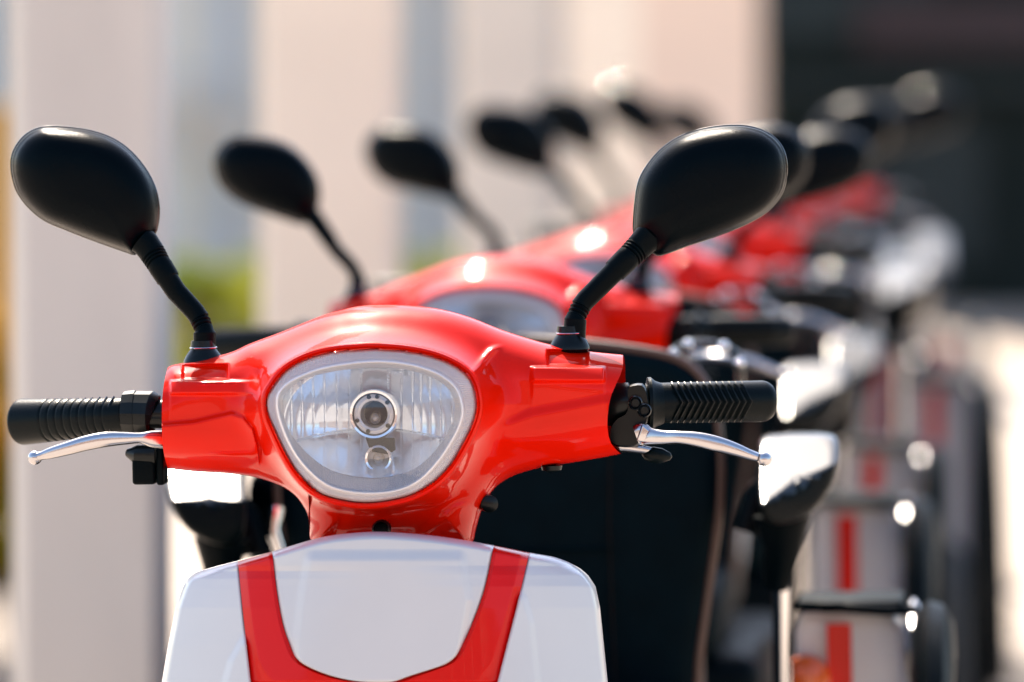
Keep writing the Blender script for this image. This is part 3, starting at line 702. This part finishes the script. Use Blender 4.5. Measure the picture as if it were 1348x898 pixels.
# ================================================================ SETTING
def wx(pxl, D): return (pxl - 674) / F * D
def wz(pyl, D): return HC - (pyl - 130) / F * D
PAVE = mat('pale_paving', (0.52, 0.43, 0.345), 0.8, noise=0.12, nscale=1.2, bump=0.3, bscale=60)
DKBAND = mat('dark_ground_band', (0.085, 0.068, 0.06), 0.85, noise=0.2, nscale=5, bump=0.5, bscale=90)
COLM = mat('grey_column_paint', (0.72, 0.68, 0.61), 0.7, noise=0.20, nscale=1.6, bump=0.2, bscale=50, stretch=(1, 1, 0.3))
COL2 = mat('cream_column_paint', (0.93, 0.81, 0.66), 0.7, noise=0.05, nscale=3)
PEACH = mat('peach_render', (0.95, 0.72, 0.56), 0.85, noise=0.05, nscale=1.0)
PALE = mat('pale_facade', (0.92, 0.88, 0.76), 0.85, noise=0.12, nscale=0.7)
WIN = mat('blue_window_blind', (0.68, 0.76, 0.80), 0.4)
CREAM = mat('cream_awning', (0.90, 0.78, 0.62), 0.7)
OCH = mat('ochre_wall_paint', (0.55, 0.30, 0.05), 0.8)
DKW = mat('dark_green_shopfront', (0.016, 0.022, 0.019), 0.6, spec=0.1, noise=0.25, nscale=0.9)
DKG = mat('dark_shop_glass', (0.022, 0.036, 0.038), 0.3, spec=0.2)
MAR = mat('maroon_sign_panel', (0.045, 0.022, 0.022), 0.6)
BOL = mat('grey_bollard_paint', (0.12, 0.13, 0.14), 0.5)
BARK = mat('bark', (0.10, 0.07, 0.05), 0.9)
def leafm(name, c1, c2):
    m = mat(name, c1, 0.55); n = m.node_tree.nodes; l = m.node_tree.links; b = n['Principled BSDF']
    oi = n.new('ShaderNodeTexNoise'); oi.inputs['Scale'].default_value = 4; tc = n.new('ShaderNodeTexCoord'); l.new(tc.outputs['Object'], oi.inputs['Vector'])
    r = n.new('ShaderNodeValToRGB'); r.color_ramp.elements[0].color = (*c1, 1); r.color_ramp.elements[1].color = (*c2, 1)
    r.color_ramp.elements[0].position = .4; r.color_ramp.elements[1].position = .6
    l.new(oi.outputs['Fac'], r.inputs[0]); l.new(r.outputs[0], b.inputs['Base Color'])
    tr = n.new('ShaderNodeBsdfTranslucent'); l.new(r.outputs[0], tr.inputs[0]); mx = n.new('ShaderNodeMixShader'); mx.inputs[0].default_value = .5
    l.new(b.outputs[0], mx.inputs[1]); l.new(tr.outputs[0], mx.inputs[2]); l.new(mx.outputs[0], n['Material Output'].inputs[0]); return m
LEAF = leafm('yellow_green_leaves', (0.14, 0.22, 0.02), (0.55, 0.52, 0.04))
LEAFY = leafm('yellow_leaves', (0.45, 0.35, 0.02), (0.60, 0.30, 0.02))

g = MB(); S = 260
g.add([(-S, -S, 0), (S, -S, 0), (S, S, 0), (-S, S, 0)], [(0, 1, 2, 3)]); tag(g.build('ground', PAVE, smooth=False), kind='structure')
g = MB(); g.add([(-30, 10.2, .004), (30, 10.2, .004), (30, 13.7, .004), (-30, 13.2, .004)], [(0, 1, 2, 3)]); tag(g.build('path', DKBAND, smooth=False), kind='structure')  # darker band laid flat across the ground

def column(pl, pr, D, m, label, dz=3.6):
    a, b = wx(pl, D), wx(pr, D); w = b - a; cx = (a + b) / 2
    o = bpy.data.objects.new('column', None); COL.objects.link(o); o.location = (cx, D, 0)
    s = MB(); h = w / 2
    prof = [(-h, -h + .02), (-h + .02, -h), (h - .02, -h), (h, -h + .02), (h, h - .02), (h - .02, h), (-h + .02, h), (-h, h - .02)]
    s.loft([[Vector((x, y, z)) for x, y in prof] for z in (0.12, dz)], True, (True, True)); s.build('shaft', m, o, smooth=False)
    MB().box(-h - .03, h + .03, -h - .03, h + .03, 0, .12).build('plinth', m, o, bevel=.008)
    MB().box(-h - .03, h + .03, -h - .03, h + .03, dz, dz + .1).build('capital', m, o, bevel=.008)
    tag(o, label, 'column', 'columns along the left of the row')
column(22, 222, 7.9, COLM, 'widest grey-white square column, nearest, at the left edge behind the front mirror')
column(345, 528, 10.8, COL2, 'grey-white column rising behind the third scooter left mirror, second along the colonnade')
column(604, 722, 15.5, COL2, 'cream column third along the colonnade, behind the dark mirror cluster')
column(752, 842, 20, COL2, 'narrowest cream column, farthest of the colonnade, before the peach wall')

def building(name, x0, x1, D, h, m, label, windows, depth=6):
    o = bpy.data.objects.new(name, None); COL.objects.link(o); o.location = ((x0 + x1) / 2, D, 0); hw = (x1 - x0) / 2
    MB().box(-hw, hw, 0, depth, 0, h).build('wall', m, o, smooth=False)
    MB().box(-hw - .1, hw + .1, -.12, depth + .1, h, h + .25).build('roof', m, o, smooth=False)
    for (wx0, wx1, z0, z1, wm) in windows:
        f = MB(); t = .05; a, b = wx0 - o.location.x, wx1 - o.location.x
        f.box(a, a + t, -.05, .03, z0, z1); f.box(b - t, b, -.05, .03, z0, z1); f.box(a + t, b - t, -.05, .03, z0, z0 + t); f.box(a + t, b - t, -.05, .03, z1 - t, z1)
        fo = f.build('window', CREAM if m is not DKW else DKW, o, smooth=False)
        MB().box(a + t, b - t, -.02, -.004, z0 + t, z1 - t).build('pane', wm, fo, smooth=False)
    tag(o, label, 'building'); return o
wins = [(wx(a, 34), wx(b, 34), z0, z1, WIN) for a, b in ((-330, -180), (-110, 0), (268, 330), (540, 598)) for z0, z1 in ((0.25, 2.1), (2.9, 4.6))]
pb = building('pale_building', -14, wx(742, 34), 34, 9, PALE, 'pale grey building with blue windows, blurred behind the left columns', wins)
for (a, b, z0, z1) in ((222, 275, wz(135, 33.6), wz(85, 33.6)), (225, 330, wz(190, 33.6), wz(150, 33.6))):
    xa, xb = wx(a, 33.6) - pb.location.x, wx(b, 33.6) - pb.location.x
    MB().loft([[Vector((xa, -.001, z1)), Vector((xa, -.5, z0)), Vector((xa, -.5, z0 - .03)), Vector((xa, -.001, z1 - .03))], [Vector((xb, -.001, z1)), Vector((xb, -.5, z0)), Vector((xb, -.5, z0 - .03)), Vector((xb, -.001, z1 - .03))]], True, (True, True)).build('awning', CREAM, pb, smooth=False)
building('peach_building', wx(746, 27), wx(1000, 27), 27, 4, PEACH, 'blank peach rendered building ending left of the dark shopfront', [])
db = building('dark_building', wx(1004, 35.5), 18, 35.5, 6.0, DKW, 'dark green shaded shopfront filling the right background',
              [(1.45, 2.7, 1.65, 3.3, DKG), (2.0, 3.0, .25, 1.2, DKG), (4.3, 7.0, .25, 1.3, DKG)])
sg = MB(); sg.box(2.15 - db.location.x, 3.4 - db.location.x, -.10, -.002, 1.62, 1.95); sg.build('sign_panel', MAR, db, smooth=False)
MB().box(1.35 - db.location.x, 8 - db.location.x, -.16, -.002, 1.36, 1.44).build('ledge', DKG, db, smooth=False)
# ochre wall strip at the far left
oc = MB(); oc.box(wx(-60, 16), wx(8, 16), 16, 16.3, 0, 1.3); tag(oc.build('garden_wall', OCH, bevel=.01), 'low ochre yellow wall at the extreme left edge beyond the nearest column', 'wall')

def shrub(x, y, w, h, m, label, n=1500, seed=1):
    rnd = random.Random(seed)
    o = bpy.data.objects.new('shrub', None); COL.objects.link(o); o.location = (x, y, 0)
    t = MB()
    for k in range(7):
        a = rnd.uniform(0, 6.28); t.tube([(0, 0, 0), (math.cos(a) * w * .15, math.sin(a) * w * .15, h * .4), (math.cos(a) * w * .3, math.sin(a) * w * .3, h * .8)], [.015, .01, .004], 6)
    t.build('trunk', BARK, o)
    c = MB(); clumps = [(rnd.uniform(-.34, .34) * w, rnd.uniform(-.3, .3) * w, rnd.uniform(.25, .8) * h, rnd.uniform(.16, .30) * w) for _ in range(16)]
    for k in range(n):
        q = rnd.choice(clumps); d = Vector((rnd.gauss(0, 1), rnd.gauss(0, 1), rnd.gauss(0, 1))).normalized() * q[3] * rnd.uniform(.5, 1)
        p = Vector(q[:3]) + d
        if p.z < .03: continue
        a = Vector((rnd.gauss(0, 1), rnd.gauss(0, 1), rnd.gauss(0, 1))).normalized(); b = a.orthogonal().normalized(); s = rnd.uniform(.02, .04)
        c.add([p - a * s, p + b * s * .5, p + a * s, p - b * s * .5], [(0, 1, 2, 3)])
    c.build('crown', m, o, smooth=False)
    tag(o, label, 'shrub')
shrub(wx(285, 20), 20, 0.46, wz(305, 20), LEAF, 'yellow-green shrub glimpsed between the two nearest columns', 1800, 3)
shrub(wx(572, 24), 24, 0.40, wz(300, 24), LEAF, 'small green shrub in the gap right of the second column', 1200, 5)
shrub(wx(-6, 13), 13, 0.20, 1.0, LEAFY, 'yellow shrub at the extreme left edge in front of the ochre wall', 1500, 9)
# bollard on the far pavement
bo = bpy.data.objects.new('bollard', None); COL.objects.link(bo); bo.location = (wx(1285, 22), 22, 0)
MB().lathe(Vector((0, 0, 0)), (0, 0, 1), [(0, .055), (.03, .055), (.04, .04), (.40, .036)], 20).build('post', BOL, bo)
MB().lathe(Vector((0, 0, .40)), (0, 0, 1), [(0, .045), (.02, .045), (.05, .03), (.06, 0)], 20).build('cap', BOL, bo)
tag(bo, 'short grey bollard on sunlit paving before the dark shopfront', 'bollard')

OPP = mat('brown_stucco', (0.20, 0.14, 0.12), 0.85, noise=0.2, nscale=1.5)
bw = [(x, x + 1.4, z, z + 1.7, DKG) for x in np.arange(-15, 15, 3.2).tolist() for z in (0.9, 2.8)]
ob = building('added_rear_building', -17, 17, -11.0, 4.6, OPP, 'brown stucco building added unseen behind the camera, mirrored in the scooter paint', bw, depth=-6)  # out-of-view building added to darken what the paint and headlight reflect

# ================================================================ LIGHT
SUN_AZ, SUN_EL = -14, 49         # azimuth from +Y, towards -X
sl = bpy.data.lights.new('sun', 'SUN'); sl.energy = 4.3; sl.angle = R(0.6); sl.color = (1, 0.88, 0.73)
so = bpy.data.objects.new('sun', sl); COL.objects.link(so)
d = Vector((math.sin(R(SUN_AZ)) * math.cos(R(SUN_EL)), math.cos(R(SUN_AZ)) * math.cos(R(SUN_EL)), math.sin(R(SUN_EL))))
so.rotation_euler = d.to_track_quat('Z', 'Y').to_euler()
w = bpy.data.worlds.new('World'); SC.world = w; w.use_nodes = True
n = w.node_tree.nodes; l = w.node_tree.links
sky = n.new('ShaderNodeTexSky'); sky.sky_type = 'NISHITA'; sky.sun_disc = False
sky.sun_elevation = R(SUN_EL); sky.sun_rotation = R(SUN_AZ); sky.dust_density = 1.5; sky.air_density = 1.0
l.new(sky.outputs[0], n['Background'].inputs[0]); n['Background'].inputs[1].default_value = 0.13

SC.view_settings.view_transform = 'Standard'; SC.view_settings.look = 'None'
SC.view_settings.exposure = 1.27; SC.view_settings.gamma = 1
SC.render.engine = 'CYCLES'
SC.cycles.use_denoising = True
SC.cycles.max_bounces = 10; SC.cycles.transparent_max_bounces = 16; SC.cycles.sample_clamp_indirect = 8
SC.cycles.caustics_reflective = False; SC.cycles.caustics_refractive = False
